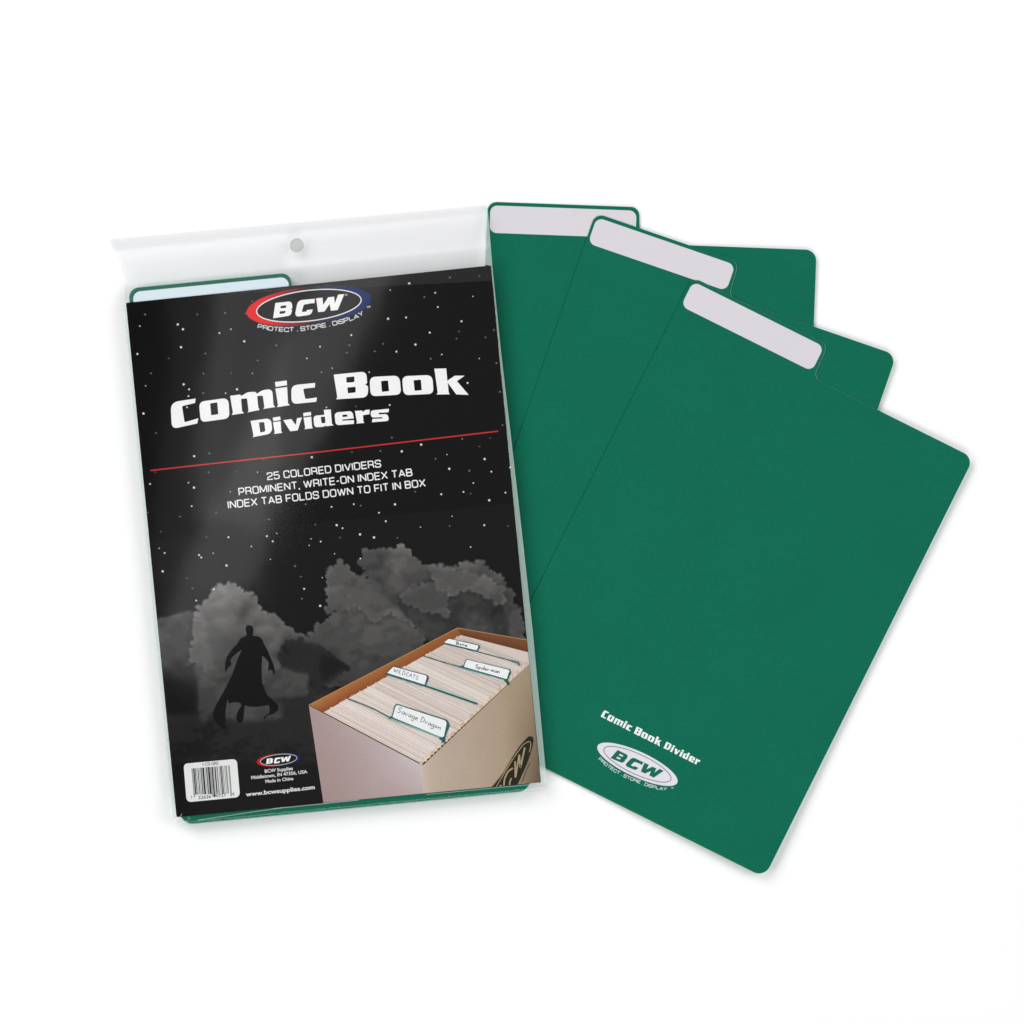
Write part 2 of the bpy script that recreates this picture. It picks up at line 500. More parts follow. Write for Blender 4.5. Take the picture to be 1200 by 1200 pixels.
# ---------------------------------------------------------------- square stroke alphabet
q = .3
SF = {
 'A': (.95, [([(0,0),(.475,1.0),(.95,0)],0), ([(.17,.3),(.78,.3)],0)]),
 'B': (.85, [([(0,0),(0,1),(.8,1,q),(.8,.53,q*.7),(.05,.53)],0), ([(.05,.5),(.85,.5,q*.7),(.85,0,q),(0,0),],0)]),
 'C': (.85, [([(.85,.68),(.85,1,q),(0,1,q),(0,0,q),(.85,0,q),(.85,.32)],0)]),
 'D': (.88, [([(0,0),(0,1),(.88,1,q*1.2),(.88,0,q*1.2),(0,0)],0)]),
 'E': (.78, [([(.8,1),(0,1),(0,0),(.8,0)],0), ([(0,.51),(.74,.51)],0)]),
 'F': (.74, [([(.78,1),(0,1),(0,0)],0), ([(0,.48),(.7,.48)],0)]),
 'G': (.88, [([(.88,.7),(.88,1,q),(0,1,q),(0,0,q),(.88,0,q),(.88,.48),(.5,.48)],0)]),
 'H': (.85, [([(0,0),(0,1)],0), ([(.85,0),(.85,1)],0), ([(0,.51),(.85,.51)],0)]),
 'I': (.02, [([(0,0),(0,1)],0)]),
 'L': (.72, [([(0,1),(0,0),(.74,0)],0)]),
 'M': (1.05, [([(0,0),(0,1),(.52,.1),(1.05,1),(1.05,0)],0)]),
 'N': (.88, [([(0,0),(0,1),(.88,0),(.88,1)],0)]),
 'O': (.88, [([(0,.5),(0,1,q),(.88,1,q),(.88,0,q),(0,0,q),(0,.5)],0)]),
 'P': (.82, [([(0,0),(0,1),(.82,1,q),(.82,.42,q),(0,.42)],0)]),
 'R': (.85, [([(0,0),(0,1),(.82,1,q),(.82,.46,q),(0,.46)],0), ([(.5,.46),(.84,.36,.1),(.85,0)],0)]),
 'S': (.84, [([(.84,.72),(.82,1,q),(0,1,q),(0,.52,q),(.84,.48,q),(.84,0,q),(0,0,q),(0,.28)],0)]),
 'T': (.82, [([(0,1),(.82,1)],0), ([(.41,1),(.41,0)],0)]),
 'U': (.86, [([(0,1),(0,0,q),(.86,0,q),(.86,1)],0)]),
 'V': (.92, [([(0,1),(.46,0),(.92,1)],0)]),
 'W': (1.3, [([(0,1),(.34,0),(.65,.95),(.96,0),(1.3,1)],0)]),
 'X': (.9, [([(0,0),(.9,1)],0), ([(0,1),(.9,0)],0)]),
 'Y': (.88, [([(0,1),(.44,.42),(.88,1)],0), ([(.44,.45),(.44,0)],0)]),
 '0': (.8, [([(0,.5),(0,1,q),(.8,1,q),(.8,0,q),(0,0,q),(0,.5)],0)]),
 '1': (.3, [([(0,.75),(.3,1),(.3,0)],0)]),
 '2': (.8, [([(0,.72),(0,1,q),(.8,1,q),(.8,.55,q),(0,.35,q),(0,0),(.82,0)],0)]),
 '5': (.8, [([(.8,1),(.02,1),(0,.58),(.8,.6,q),(.8,0,q),(0,0,q),(0,.25)],0)]),
 '6': (.8, [([(.8,.75),(.8,1,q),(0,1,q),(0,0,q),(.8,0,q),(.8,.55,q),(0,.55)],0)]),
 '7': (.8, [([(0,1),(.8,1),(.3,0)],0)]),
 '9': (.8, [([(0,.25),(0,0,q),(.8,0,q),(.8,1,q),(0,1,q),(0,.45,q),(.8,.45)],0)]),
 '-': (.4, [([(0,.42),(.4,.42)],0)]),
 '.': (.05, [([(0,.0),(.12,.0)],0)]),
 ',': (.05, [([(.08,.04),(-.02,-.2)],0)]),
}
def stroke_text(pr, s, path, cap, wt, col, gap=.27, space=.42, slant=0.0):
    """square capitals along a polyline of baseline points, fitted to its length"""
    x = 0; items = []
    for ch in s:
        if ch == ' ': x += space; continue
        w, st_ = SF[ch]
        items.append((st_, x)); x += w + gap
    total = x - gap
    seg = [math.hypot(path[i + 1][0] - path[i][0], path[i + 1][1] - path[i][1]) for i in range(len(path) - 1)]
    L = sum(seg); kx = L / total
    def at(d):
        d = max(-0.2 * L, d); i = 0; a = 0
        while i < len(seg) - 1 and d > a + seg[i]: a += seg[i]; i += 1
        t = (d - a) / seg[i]
        dx, dy = (path[i + 1][0] - path[i][0]) / seg[i], (path[i + 1][1] - path[i][1]) / seg[i]
        return path[i][0] + dx * (d - a), path[i][1] + dy * (d - a), dx, dy
    h = cap - wt
    for st_, off in items:
        wmid = off * kx
        ox, oy, dx, dy = at(wmid)
        for pts, cl in st_:
            P = []
            for p in pts:
                u = p[0] * kx + slant * p[1] * cap; v = p[1] * h + wt / 2
                P.append((ox + u * dx + v * dy, oy + u * dy - v * dx) + ((p[2] * min(kx, cap),) if len(p) > 2 else ()))
            pr.line(P, wt, col, cl)

# ---------------------------------------------------------------- plain sans text (built-in font turned to mesh)
def font_text(pr, s, p0, p1, size, col, bold=0.02, maxcap=None):
    cu = bpy.data.curves.new("tmp", 'FONT'); cu.body = s; cu.size = 1; cu.offset = bold; cu.resolution_u = 3
    ob = bpy.data.objects.new("tmp", cu); C.objects.link(ob)
    dg = bpy.context.evaluated_depsgraph_get()
    me = bpy.data.meshes.new_from_object(ob.evaluated_get(dg))
    V = [(v.co.x, v.co.y) for v in me.vertices]; F = [tuple(p.vertices) for p in me.polygons]
    bpy.data.objects.remove(ob); bpy.data.curves.remove(cu); bpy.data.meshes.remove(me)
    if not V: return
    x0 = min(v[0] for v in V); x1 = max(v[0] for v in V)
    L = math.hypot(p1[0] - p0[0], p1[1] - p0[1]); kx = L / (x1 - x0)
    dx, dy = (p1[0] - p0[0]) / L, (p1[1] - p0[1]) / L
    pr.raw([(p0[0] + (v[0] - x0) * kx * dx + v[1] * size * dy, p0[1] + (v[0] - x0) * kx * dy - v[1] * size * dx) for v in V], F, col)

# ---------------------------------------------------------------- oval logo, local frame: centre 0, half-length 73.5 px
Ld = Z(-615 / 7.5, -285 / 7.5, 7.5, [(0, 0)])
def LZ(pts):   # zoomed pixels of the big logo -> its own frame, unrotated (tilt 6.8 deg)
    a = math.radians(6.8); ca, sa = math.cos(a), math.sin(a)
    o = []
    for p in pts:
        x, y = (p[0] - 615) / 7.5, (p[1] - 287) / 7.5
        o.append((x * ca - y * sa, x * sa + y * ca) + ((p[2] / 7.5,) if len(p) > 2 else ()))
    return o
LOGO_LET = [
 (LZ([(320,263),(464,248,30),(470,310,16),(456,318),(468,326,12),(455,374,32),(300,398)]), [LZ([(368,289,3),(418,284,8),(413,306,8),(364,311,3)]), LZ([(360,337,3),(410,332,8),(404,354,8),(356,360,3)])]),
 (LZ([(664,265),(668,226),(518,240,40),(488,388,45),(634,366,25),(650,320),(598,325),(594,338),(552,343,10),(570,277,12),(616,271),(614,268)]), []),
 (LZ([(678,222),(735,217),(740,280),(785,213),(837,208),(842,268),(872,190),(926,185),(868,325),(808,332),(797,272),(752,338),(696,344)]), []),
]
def logo(prR, prL, prT, cx, cy, deg, k, colours, letcol, linecol, tag=None, inner=None, kb=1.0, drop=0.0, lk=1.0, tk=1.0):
    a = math.radians(deg); ca, sa = math.cos(a), math.sin(a)
    def T(x, y): return (cx + (x * ca - y * sa * kb) * k, cy + (x * sa + y * ca * kb) * k)
    n = 96
    def ell(A, B, ox=0, oy=0): return [T(ox + A * math.cos(2 * math.pi * i / n), oy + B * math.sin(2 * math.pi * i / n)) for i in range(n)]
    o, i_ = ell(73.5, 22.5), ell(61.8, 18.0)
    cols = []
    for j in range(n): cols.append(colours(math.cos(2 * math.pi * j / n)))
    for j in range(n): cols.append(colours(math.cos(2 * math.pi * j / n)))
    prR.raw(o + i_, [(j, (j + 1) % n, n + (j + 1) % n, n + j) for j in range(n)], cols)
    if inner: prR.poly(ell(61.8, 18.0), inner)
    prL.line(ell(61.6, 17.9), 1.25 * k if k > .5 else 0.8, linecol, True)
    for outer, holes in LOGO_LET:
        tt = lambda P: [T(p[0] * lk, p[1] * lk) + ((p[2] * k,) if len(p) > 2 else ()) for p in P]
        prL.poly(tt(outer), letcol, [tt(h) for h in holes])
    if tag:
        path = [T(p[0] * tk, p[1] + drop) for p in LZ([(165,487),(235,502),(320,512),(400,517),(480,516),(570,509),(660,497),(755,479),(840,462),(930,440),(1020,408),(1098,368)])]
        stroke_text(prT, "PROTECT . STORE . DISPLAY", path, 5.5 * k, max(0.62, 1.0 * k), tag, gap=.24, space=.45)
        t0, t1 = T(67.5 * tk, 11.5 + drop), T(71.5 * tk, 10.3 + drop)
        font_text(prT, "TM", t0, t1, 3.2 * k, tag)
        r = T(*LZ([(942, 192)])[0])
        prT.line([(r[0] + 1.1 * k * math.cos(t * .7), r[1] + 1.1 * k * math.sin(t * .7)) for t in range(9)], .45 * k, tag, True)

WHITE = (0.93, 0.93, 0.935)

# front divider: lettering and oval logo
pr = Print(ZFRONT, curl)
display_text(pr, ['C','o','m','i','c',' ','B','o1','o2','k',' ','D','i3','v','i4','d','e','r'], (703.6, 839.6), (818.0, 897.0), 8.8, ink(240, 246, 243), gap=.16, space=.55)
pr.build("lettering", FRONT, M_INKW)
pR, pL, pT = Print(ZFRONT, curl), Print(ZFRONT + .03, curl), Print(ZFRONT, curl)
lg = mesh_obj("logo", [], [], M_INKW, FRONT)
GR = (0.0030, 0.134, 0.078)
logo(pR, pL, pT, 747.0, 895.6, 24.8, 0.70, lambda c: ink(226, 224, 232), GR, ink(120, 110, 130), tag=ink(205, 225, 218), inner=ink(226, 224, 232), kb=.94, drop=2.4, lk=1.04, tk=1.0)
pR.build("oval", lg, M_INKW); pL.build("logo_letters", lg, M_INKW); pT.build("tagline", lg, M_INKW)

# ---------------------------------------------------------------- dividers packed inside the bag
PK = "green comic dividers packed inside the clear bag"
k_ = 1.066
fr = ((150.6, 338.2), math.radians(-5.6))
M_LABEL_TINTED = paper('film_tinted_label', (0.80, 0.92, 0.98), 0.7, 0.15, 0.01, 0.02, 0.1)  # bluish tint and sheen of the film painted into the label colour
ZB = 1.7
TH = 0.29
first = None
for i in range(25):
    top = i == 24
    z = ZB + i * TH
    if first is None:
        root = empty("comic_divider", "green divider packed in the clear bag under the topmost one", "divider", PK)
        divider_sheet("core", M_CORE, fr, 387 * k_, 592 * k_, 178.5 * k_, 42.5 * k_, 0.3, 0, TH * .45, None, root, k=k_, rows=4)
        divider_sheet("printed_face", M_GREEN, fr, 387 * k_, 592 * k_, 178.5 * k_, 42.5 * k_, 0.0, TH * .45, TH * .9, None, root, k=k_, rows=4)
        first = root
        root.location = (0, 0, z * MM)
        continue
    r = first.copy(); C.objects.link(r)
    r['label'] = first['label']
    for ch in list(first.children):
        c = ch.copy(); C.objects.link(c); c.parent = r
    kk = (H - z * MM) / H
    off = -0.0022 * ss(0, 24, i) + random.uniform(-.00012, .00012)     # the upper cards slide a little towards the header
    r.location = (random.uniform(-.00012, .00012), -off if i < 22 else 0.0, z * MM)
    if i < 22: r.location.y = random.uniform(-.00022, .00008)
    r.scale = (kk, kk, 1)
    if top:
        r['label'] = "topmost green comic divider in the clear bag, its white tab rising above the black card"
        label_patch("write_on_label", fr, 4.2, 4.4, 183, 34.3, 9, 0.0, None, r, M_LABEL_TINTED).location = (0, 0, (TH * .9 + .05) * MM)
ZC = ZB + 25 * TH + 0.15

# ---------------------------------------------------------------- printed insert card
card = empty("insert_card", "black printed insert card with starry sky, caped figure and box picture, inside the clear bag", "card")
TL, TR, BR, BL = (147.6, 355.0), (575.0, 311.0), (633.9, 916.8), (206.8, 957.6)
pr = Print(ZC)
vt = [Wp(*p, ZC + .3) for p in (TL, TR, BR, BL)] + [Wp(*p, ZC) for p in (TL, TR, BR, BL)]
mesh_obj("card_board", vt, [(3, 2, 1, 0), (4, 5, 6, 7), (0, 1, 5, 4), (1, 2, 6, 5), (2, 3, 7, 6), (3, 0, 4, 7)], M_BLACK, card)
ZP = ZC + .33

# fractal noise on arrays
def vnoise(x, y, seed):
    xi, yi = np.floor(x).astype(int), np.floor(y).astype(int)
    fx, fy = x - xi, y - yi
    fx, fy = fx * fx * (3 - 2 * fx), fy * fy * (3 - 2 * fy)
    def h(a, b):
        n = (a * 374761393 + b * 668265263 + seed * 974711) & 0x7fffffff
        n = ((n ^ (n >> 13)) * 1274126177) & 0x7fffffff
        return ((n ^ (n >> 16)) & 0xffff) / 65535.0
    return (h(xi, yi) * (1 - fx) + h(xi + 1, yi) * fx) * (1 - fy) + (h(xi, yi + 1) * (1 - fx) + h(xi + 1, yi + 1) * fx) * fy
def fbm(x, y, seed, oct=4):
    s, a, t = 0, 1, 0
    for o in range(oct):
        s = s + a * vnoise(x * 2 ** o, y * 2 ** o, seed + o); t += a; a *= .5
    return s / t
def billow(x, y, seed, oct=4):
    s, a, t = 0, 1, 0
    for o in range(oct):
        s = s + a * np.abs(2 * vnoise(x * 2 ** o, y * 2 ** o, seed + o) - 1); t += a; a *= .55
    return s / t

def inside(px, py, poly):
    r = np.zeros(px.shape, bool); n = len(poly)
    for i in range(n):
        x1, y1 = poly[i][:2]; x2, y2 = poly[(i + 1) % n][:2]
        if y1 == y2: continue
        c = ((y1 > py) != (y2 > py)) & (px < (x2 - x1) * (py - y1) / (y2 - y1) + x1)
        r ^= c
    return r

# painted clouds: one fine sheet with vertex colours
NU, NV = 400, 300
ua, va = np.meshgrid(np.linspace(0.0, 1.0, NU + 1), np.linspace(0.46, 1.0, NV + 1))
def bil(k): return (1 - ua) * (1 - va) * TL[k] + ua * (1 - va) * TR[k] + ua * va * BR[k] + (1 - ua) * va * BL[k]
PX, PY = bil(0), bil(1)
tone = np.full(PX.shape, 31.0)
K1 = lambda P: [(185 + p[0] / 6, 640 + p[1] / 6) for p in P]
K2 = lambda P: [(350 + p[0] / 4.444, 630 + p[1] / 4.444) for p in P]
def blur(a, n):
    for ax in (0, 1):
        acc = np.zeros_like(a)
        for k in range(-n, n + 1): acc += np.roll(a, k, ax)
        a = acc / (2 * n + 1)
    return a
def layer(poly, tn, amp=4.5, seed=1, var=.22, grad=0.0, soft=1.0, feather=0):
    """one bank of cloud: outline scalloped by puffs, inside modelled by smaller puffs"""
    global tone
    R = random.Random(seed)
    dx = (fbm(PX / 9, PY / 9, seed, 3) - .5) * 4.0 + (fbm(PX / 3.0, PY / 3.0, seed + 9, 2) - .5) * 2.6
    dy = (fbm(PX / 9 + 40, PY / 9, seed + 3, 3) - .5) * 4.0 + (fbm(PX / 3.0, PY / 3.0, seed + 19, 2) - .5) * 2.6
    X, Y = PX + dx, PY + dy
    m = np.zeros(PX.shape)
    js = ((-.4, -.4), (.4, -.4), (.4, .4), (-.4, .4)) if not feather else [(feather * math.cos(t) * r_, feather * math.sin(t) * r_) for t in np.linspace(0, 6.28, 9)[:8] for r_ in (.3, .65, 1)]
    for jx, jy in js:
        m += inside(X + jx, Y + jy, poly)
    m /= len(js)
    ys = [p[1] for p in poly]; xs = [p[0] for p in poly]
    def puff(cx, cy, rad, soft_):
        j0 = int(((cy - rad - 60 - PY[0].min()) / (PY[-1].max() - PY[0].min())) * NV) - 12
        j1 = int(((cy + rad + 60 - PY[0].min()) / (PY[-1].max() - PY[0].min())) * NV) + 24
        sl = slice(max(0, j0), min(NV + 1, max(1, j1)))
        x, y = X[sl], Y[sl]
        d = np.sqrt((x - cx) ** 2 + (y - cy) ** 2) / rad
        return sl, np.clip((1 - d) / soft_, 0, 1), (y - cy) / rad, (x - cx) / rad
    if not feather:
        n = len(poly)
        for i in range(n):
            a, b = poly[i], poly[(i + 1) % n]
            L = math.hypot(b[0] - a[0], b[1] - a[1]); k = 0.0
            while k < L:
                rad = R.choice((2.2, 3.0, 4.2, 5.6)) * R.uniform(.8, 1.1)
                sl, c, _, _ = puff(a[0] + (b[0] - a[0]) * k / L, a[1] + (b[1] - a[1]) * k / L, rad, .45)
                m[sl] = np.maximum(m[sl], c)
                k += rad * R.uniform(1.0, 2.6)
    g = (PY - min(ys)) / (max(ys) - min(ys) + 1e-6)
    t = tn * (1.0 - grad * g) * (1 + (fbm(PX / 26, PY / 20, seed + 30, 3) - .5) * var * 3.4)
    area_ = (max(xs) - min(xs)) * (max(ys) - min(ys))
    N = int(min(130, area_ / 110))
    spots = sorted(((R.uniform(min(xs), max(xs)), R.uniform(min(ys), max(ys))) for _ in range(N)), key=lambda p: p[1])
    for cx, cy in spots:
        rad = R.choice((5, 7, 10, 15)) * R.uniform(.8, 1.2)
        sl, c, vy, vx = puff(cx, cy, rad, .6)
        sh = 1 + var * (-1.05 * vy - .4 * vx - .05)
        base = tn * (1.0 - grad * g[sl])
        t[sl] = t[sl] * (1 - .5 * c) + base * sh * .5 * c
    t = t + (fbm(PX / 4, PY / 4, seed + 50) - .5) * 9
    t = .35 * t + .65 * blur(np.round(t / 11) * 11, 1)      # flat graphic patches, as offset print has
    mb = blur(m, 4)
    t = t * (1 + .22 * np.clip(m - mb, 0, 1))
    under = tone * (1 - (.25 * mb if not feather else 0))
    tone = under * (1 - m) + t * m
# base haze at the foot
layer(K1([(-60,560),(100,540),(400,520),(900,640),(1200,700),(1300,1500),(-60,1500)]), 50, 7, 2, .2, feather=8)
# left cloud
layer(K1([(-50,520),(50,500),(130,470),(215,447),(270,470),(330,520),(340,700),(250,830),(120,870),(-40,830)]), 76, 4, 5, .3, .25, feather=2)
layer(K1([(250,600),(275,480),(290,430),(350,390),(385,300),(440,278),(520,266),(578,290),(595,330),(650,340),(690,380),(720,430),(760,490),(820,488),(870,540),(925,565),(950,605),(1000,612),(1050,650),(1000,680),(900,700),(860,760),(850,850),(760,900),(700,1000),(500,1040),(430,940),(390,945),(340,900),(290,830),(240,815)]), 116, 4, 8, .24, .42)
layer(K1([(330,640),(450,600),(620,590),(720,620),(760,760),(740,900),(600,1120),(420,1060),(440,900),(400,840)]), 82, 5, 21, .2, .1, feather=5)
layer(K1([(260,830),(320,850),(345,910),(420,950),(480,900),(470,1130),(280,1180),(240,1000)]), 62, 4, 27, .2, feather=3)
# middle, lower
layer(K2([(-10,530),(60,520),(100,460),(150,430),(220,362),(300,345),(370,400),(400,435),(470,390),(560,430),(650,500),(640,640),(330,780),(100,760),(-20,640)]), 86, 3.5, 31, .2, .25)
layer(K2([(145,370),(150,180),(215,125),(250,160),(300,205),(370,215),(440,290),(500,350),(600,380),(670,420),(682,470),(650,497),(600,445),(470,388),(440,400),(400,437),(370,402),(300,347),(220,360),(160,385)]), 90, 3.0, 35, .22, .05)
# back right
layer(K2([(320,130),(350,65),(480,70),(520,45),(570,60),(605,130),(680,150),(740,150),(800,170),(850,135),(900,150),(940,125),(980,160),(1050,200),(1100,280),(1150,400),(1175,520),(1100,560),(800,520),(680,480),(540,365),(440,285),(370,215)]), 84, 3.5, 41, .24, .1)
layer(K2([(455,300),(540,290),(590,350),(690,370),(740,400),(770,300),(850,275),(940,290),(1060,345),(1090,420),(1100,560),(700,560),(560,400)]), 58, 4, 47, .25, .0, feather=2)
layer(K2([(545,300),(600,250),(700,240),(780,300),(765,400),(640,380),(570,350)]), 82, 4, 51, .22, .1)
layer(K2([(690,150),(740,150),(800,175),(870,190),(980,210),(1060,270),(1080,330),(1030,335),(960,290),(880,265),(800,300),(720,260)]), 96, 3, 55, .2, .1)
layer(K2([(840,400),(920,385),(1000,420),(990,490),(860,500)]), 72, 3, 58, .2, feather=6)
# cave and dark foot
layer(K1([(905,680),(1000,660),(1130,720),(1200,760),(1330,860),(1100,1010),(1000,1060),(880,1040),(860,760)]), 44, 3, 61, .15, .05)
layer(K1([(1150,760),(1250,790),(1330,840),(1230,900),(1160,960),(1130,850)]), 33, 3, 64, .1, feather=2)
layer(K1([(-50,860),(120,870),(240,850),(290,1000),(290,1200),(-50,1200)]), 33, 4, 67, .1, feather=5)
layer(K1([(740,900),(870,860),(1060,900),(1050,1060),(900,1080),(760,1060)]), 74, 3, 71, .15, .1, feather=4)
layer(K1([(540,1110),(900,1080),(1330,1060),(1330,1500),(-50,1500),(-50,1220),(300,1190)]), 46, 4, 75, .12, .2, feather=6)
layer(K1([(380,1000),(560,960),(700,1080),(880,1120),(860,1220),(620,1240),(380,1180)]), 76, 4, 81, .15, .1, feather=5)
layer(K1([(300,900),(420,950),(400,1150),(310,1260),(280,1100)]), 70, 4, 85, .15, .1, feather=4)
fade = np.clip((PY - 640) / 12, 0, 1)
edge = np.clip(np.minimum(ua, 1 - ua) * 60, 0, 1)
lin = ((tone / 255 + .055) / 1.055) ** 2.4 / EXPO
lin = np.clip(lin * 1.04 - 0.0075, .003, None)
cc = np.stack([lin * 1.03, lin * 1.0, lin * .98], -1)
verts = [Wp(x, y, ZP - .01) for x, y in zip(PX.ravel(), PY.ravel())]
rowN = NU + 1
msk = np.ones(PX.shape, bool)
faces = [(j * rowN + i, (j + 1) * rowN + i, (j + 1) * rowN + i + 1, j * rowN + i + 1) for j in range(NV) for i in range(NU)]
mesh_obj("cloud_print", verts, faces, M_INK, card, cc.reshape(-1, 3))

# stars
st1 = [(120,230,[(210,730),(424,721),(453,748),(723,748),(658,769),(442,849),(197,887),(798,816),(844,996),(457,1058),(243,1066),(488,1086),(484,1124),(757,1086),(693,1108),(1150,912)],
  [(240,665),(534,665),(690,656),(843,590),(808,660),(373,911),(580,885),(978,838),(873,924),(273,996),(568,998),(725,996),(567,1107)]),
 (350,230,[(622,490),(515,528),(768,543),(980,563),(783,623),(604,682),(503,689),(916,703),(737,767),(296,781),(657,834),(550,874),(805,890),(120,846),(1016,912),(188,967),(396,990),(950,1050),(156,1188),(512,1174)],
  [(850,457),(1016,449),(707,567),(902,760),(1098,752),(1051,794),(888,801),(475,830),(428,872),(285,838),(271,880),(743,914),(1112,938),(128,990),(1132,1100),(322,1182)]),
 (140,470,[(380,35),(135,70),(420,310),(1082,316),(777,400),(388,459),(419,487),(406,591),(172,466),(623,510),(885,744),(829,760),(862,789),(1078,775),(1132,790),(1067,812),(613,766),(742,818),(223,828),(254,855),(448,866),(460,880),(527,856),(849,890),(602,925),(243,958),(1141,993),(1039,1056),(532,1058),(432,1122),(1129,1152),(1193,595)],
  [(205,180),(506,295),(808,330),(203,400),(502,400),(657,396),(160,627),(544,627),(340,650),(233,734),(490,765),(840,666),(1102,696),(1048,580),(988,928),(379,995),(1020,988),(411,1054),(1026,1112)]),
 (380,470,[(545,245),(436,283),(690,301),(902,326),(703,381),(940,397),(1046,373),(838,461),(783,511),(658,524),(1019,515),(928,558),(166,580),(398,581),(308,628),(719,648),(346,676),(70,698),(103,715),(541,709),(900,698),(201,750),(280,767),(823,821),(58,859),(203,886)],
  [(1003,135),(380,206),(156,287),(316,281),(776,213),(933,208),(873,255),(626,325),(816,392),(823,520),(511,510),(205,588),(706,703),(1034,703),(88,769),(411,769)])]
pr = Print(ZP + .02); pr.ds = 0
sr = random.Random(3)
for ox, oy, br, dm in st1:
    for x, y in br:
        x, y = ox + x / 4.8, oy + y / 4.8
        r = sr.choice((.65, .8, .95, 1.1, 1.3))
        pr.disc(x, y, r * 1.6, ink(58, 58, 60))
        pr.disc(x, y, r, ink(232, 232, 236), .01)
    for x, y in dm:
        x, y = ox + x / 4.8, oy + y / 4.8
        c = sr.uniform(95, 150)
        pr.line([(x - 1.2, y), (x + 1.2, y)], .65, ink(c, c, c)); pr.line([(x, y - 1.2), (x, y + 1.2)], .65, ink(c, c, c))
pr.build("star_print", card)["kind"] = "stuff"

# title and subtitle: every letter a printed piece, gathered per line
for nm, keys in (("title_lettering", ['C', 'o', 'm', 'i', 'c', 'B', 'o1', 'o2', 'k']), ("subtitle_lettering", ['D', 'i3', 'v', 'i4', 'd', 'e', 'r', 's'])):
    hold = mesh_obj(nm, [], [], M_INK, card)
    for kx_ in keys:
        pr = Print(ZP + .05)
        for outer, holes in G[kx_][0]:
            pr.poly(outer, WHITE, holes)
        pr.build("letter", hold)

pr = Print(ZP + .05)
pr.line([(176.2, 551.4), (255, 542.6), (380, 529.0), (583.8, 505.3)], 1.55, ink(205, 48, 52))
pr.build("red_line", card)

pr = Print(ZP + .05)
T3 = (.9, .9, .91)
stroke_text(pr, "25 COLORED DIVIDERS", [(314.0, 562.8), (446.3, 547.6)], 9.1, 1.35, T3, gap=.33, space=.50)
stroke_text(pr, "PROMINENT, WRITE-ON INDEX TAB", [(280.6, 580.9), (483.0, 557.9)], 9.2, 1.35, T3, gap=.33, space=.50)
stroke_text(pr, "INDEX TAB FOLDS DOWN TO FIT IN BOX", [(268.0, 596.2), (498.5, 570.3)], 9.2, 1.35, T3, gap=.33, space=.50)
pr.build("feature_text", card)

RED, DRK, BLU = ink(236, 34, 36), ink(52, 40, 42), ink(6, 38, 102)
def ringcol(c):
    mix = lambda a, b, t: tuple(a[i] * (1 - t) + b[i] * t for i in range(3))
    if c < 0: return mix(ink(58, 28, 30), RED, min(1, (-c) ** 1.4 * 1.5))
    return mix(ink(26, 30, 44), BLU, min(1, c ** 1.2 * 1.3))
lg = mesh_obj("logo", [], [], M_INK, card)
pR, pL, pT = Print(ZP + .04), Print(ZP + .1), Print(ZP + .1)
logo(pR, pL, pT, 362.0, 358.2, -6.8, 1.0, ringcol, WHITE, ink(240, 240, 242), tag=ink(225, 225, 230), inner=ink(26, 25, 26))
pR.build("oval", lg); pL.build("logo_letters", lg); pT.build("tagline", lg)
lg = mesh_obj("small_logo", [], [], M_INK, card)
pR, pL = Print(ZP + .04), Print(ZP + .1)
logo(pR, pL, pL, 326.6, 890.3, -6.5, 0.35, lambda c: tuple(v * .75 for v in ringcol(c)), WHITE, ink(190, 190, 195), inner=ink(26, 25, 26))
pR.build("oval", lg); pL.build("logo_letters", lg)

pr = Print(ZP + .05)
T4 = (.8, .8, .81)
font_text(pr, "BCW Supplies", (310.4, 905.7), (343.3, 902.1), 5.5, T4, .02)
font_text(pr, "Middletown, IN 47356, USA", (294.6, 913.2), (360.2, 906.0), 5.5, T4, .02)
font_text(pr, "Made in China", (311.2, 917.6), (344.0, 913.9), 5.4, T4, .02)
pr.build("address_text", card)
pr = Print(ZP + .05)
font_text(pr, "www.bcwsupplies.com", (288.3, 933.3), (369.0, 924.6), 6.9, (.85, .85, .86), .024)
pr.build("web_address_text", card)

# barcode sticker
bs = mesh_obj("barcode_sticker", [], [], M_INK, card)
pr = Print(ZP + .08)
bx = lambda P: Z(215, 885, 16, P)
pr.poly(bx([(0,160,85),(1000,68,90),(1062,785,95),(60,884,95)]), ink(238, 240, 238))
pr.build("white_patch", bs)
pr = Print(ZP + .12)
q0, q1, q2, q3 = [bx([p])[0] for p in ((150, 250), (862, 190), (905, 715), (192, 742))]
def qp(a, b): return tuple((1 - a) * (1 - b) * q0[k] + a * (1 - b) * q1[k] + a * b * q2[k] + (1 - a) * b * q3[k] for k in (0, 1))
ucode = "0101"[:0]
Lc = ['0001101','0011001','0010011','0111101','0100011','0110001','0101111','0111011','0110111','0001011']
dg = [7,2,2,6,2,6,9,0,7,2,7,6]
bits = '101' + ''.join(Lc[d] for d in dg[:6]) + '01010' + ''.join(''.join('1' if c == '0' else '0' for c in Lc[d]) for d in dg[6:]) + '101'
n = len(bits); i = 0
while i < n:
    if bits[i] == '1':
        j = i
        while j < n and bits[j] == '1': j += 1
        guard = i < 3 or i >= n - 3 or 44 < i < 51
        b_end = 1.10 if guard else 1.0
        a0, a1 = i / n, j / n
        pr.raw([qp(a0, 0), qp(a1, 0), qp(a1, b_end), qp(a0, b_end)], [(0, 1, 2, 3)], ink(28, 28, 30))
        i = j
    else: i += 1
pr.build("bars", bs)
pr = Print(ZP + .12)
dk = ink(60, 60, 62)
P = lambda x, y: bx([(x, y)])[0]
font_text(pr, "1-CD-GRE", P(360, 200), P(655, 175), 5.2, dk, .01)
font_text(pr, "7", P(140, 822), P(165, 820), 5.2, dk, .01)
font_text(pr, "22626", P(280, 825), P(520, 800), 5.2, dk, .01)
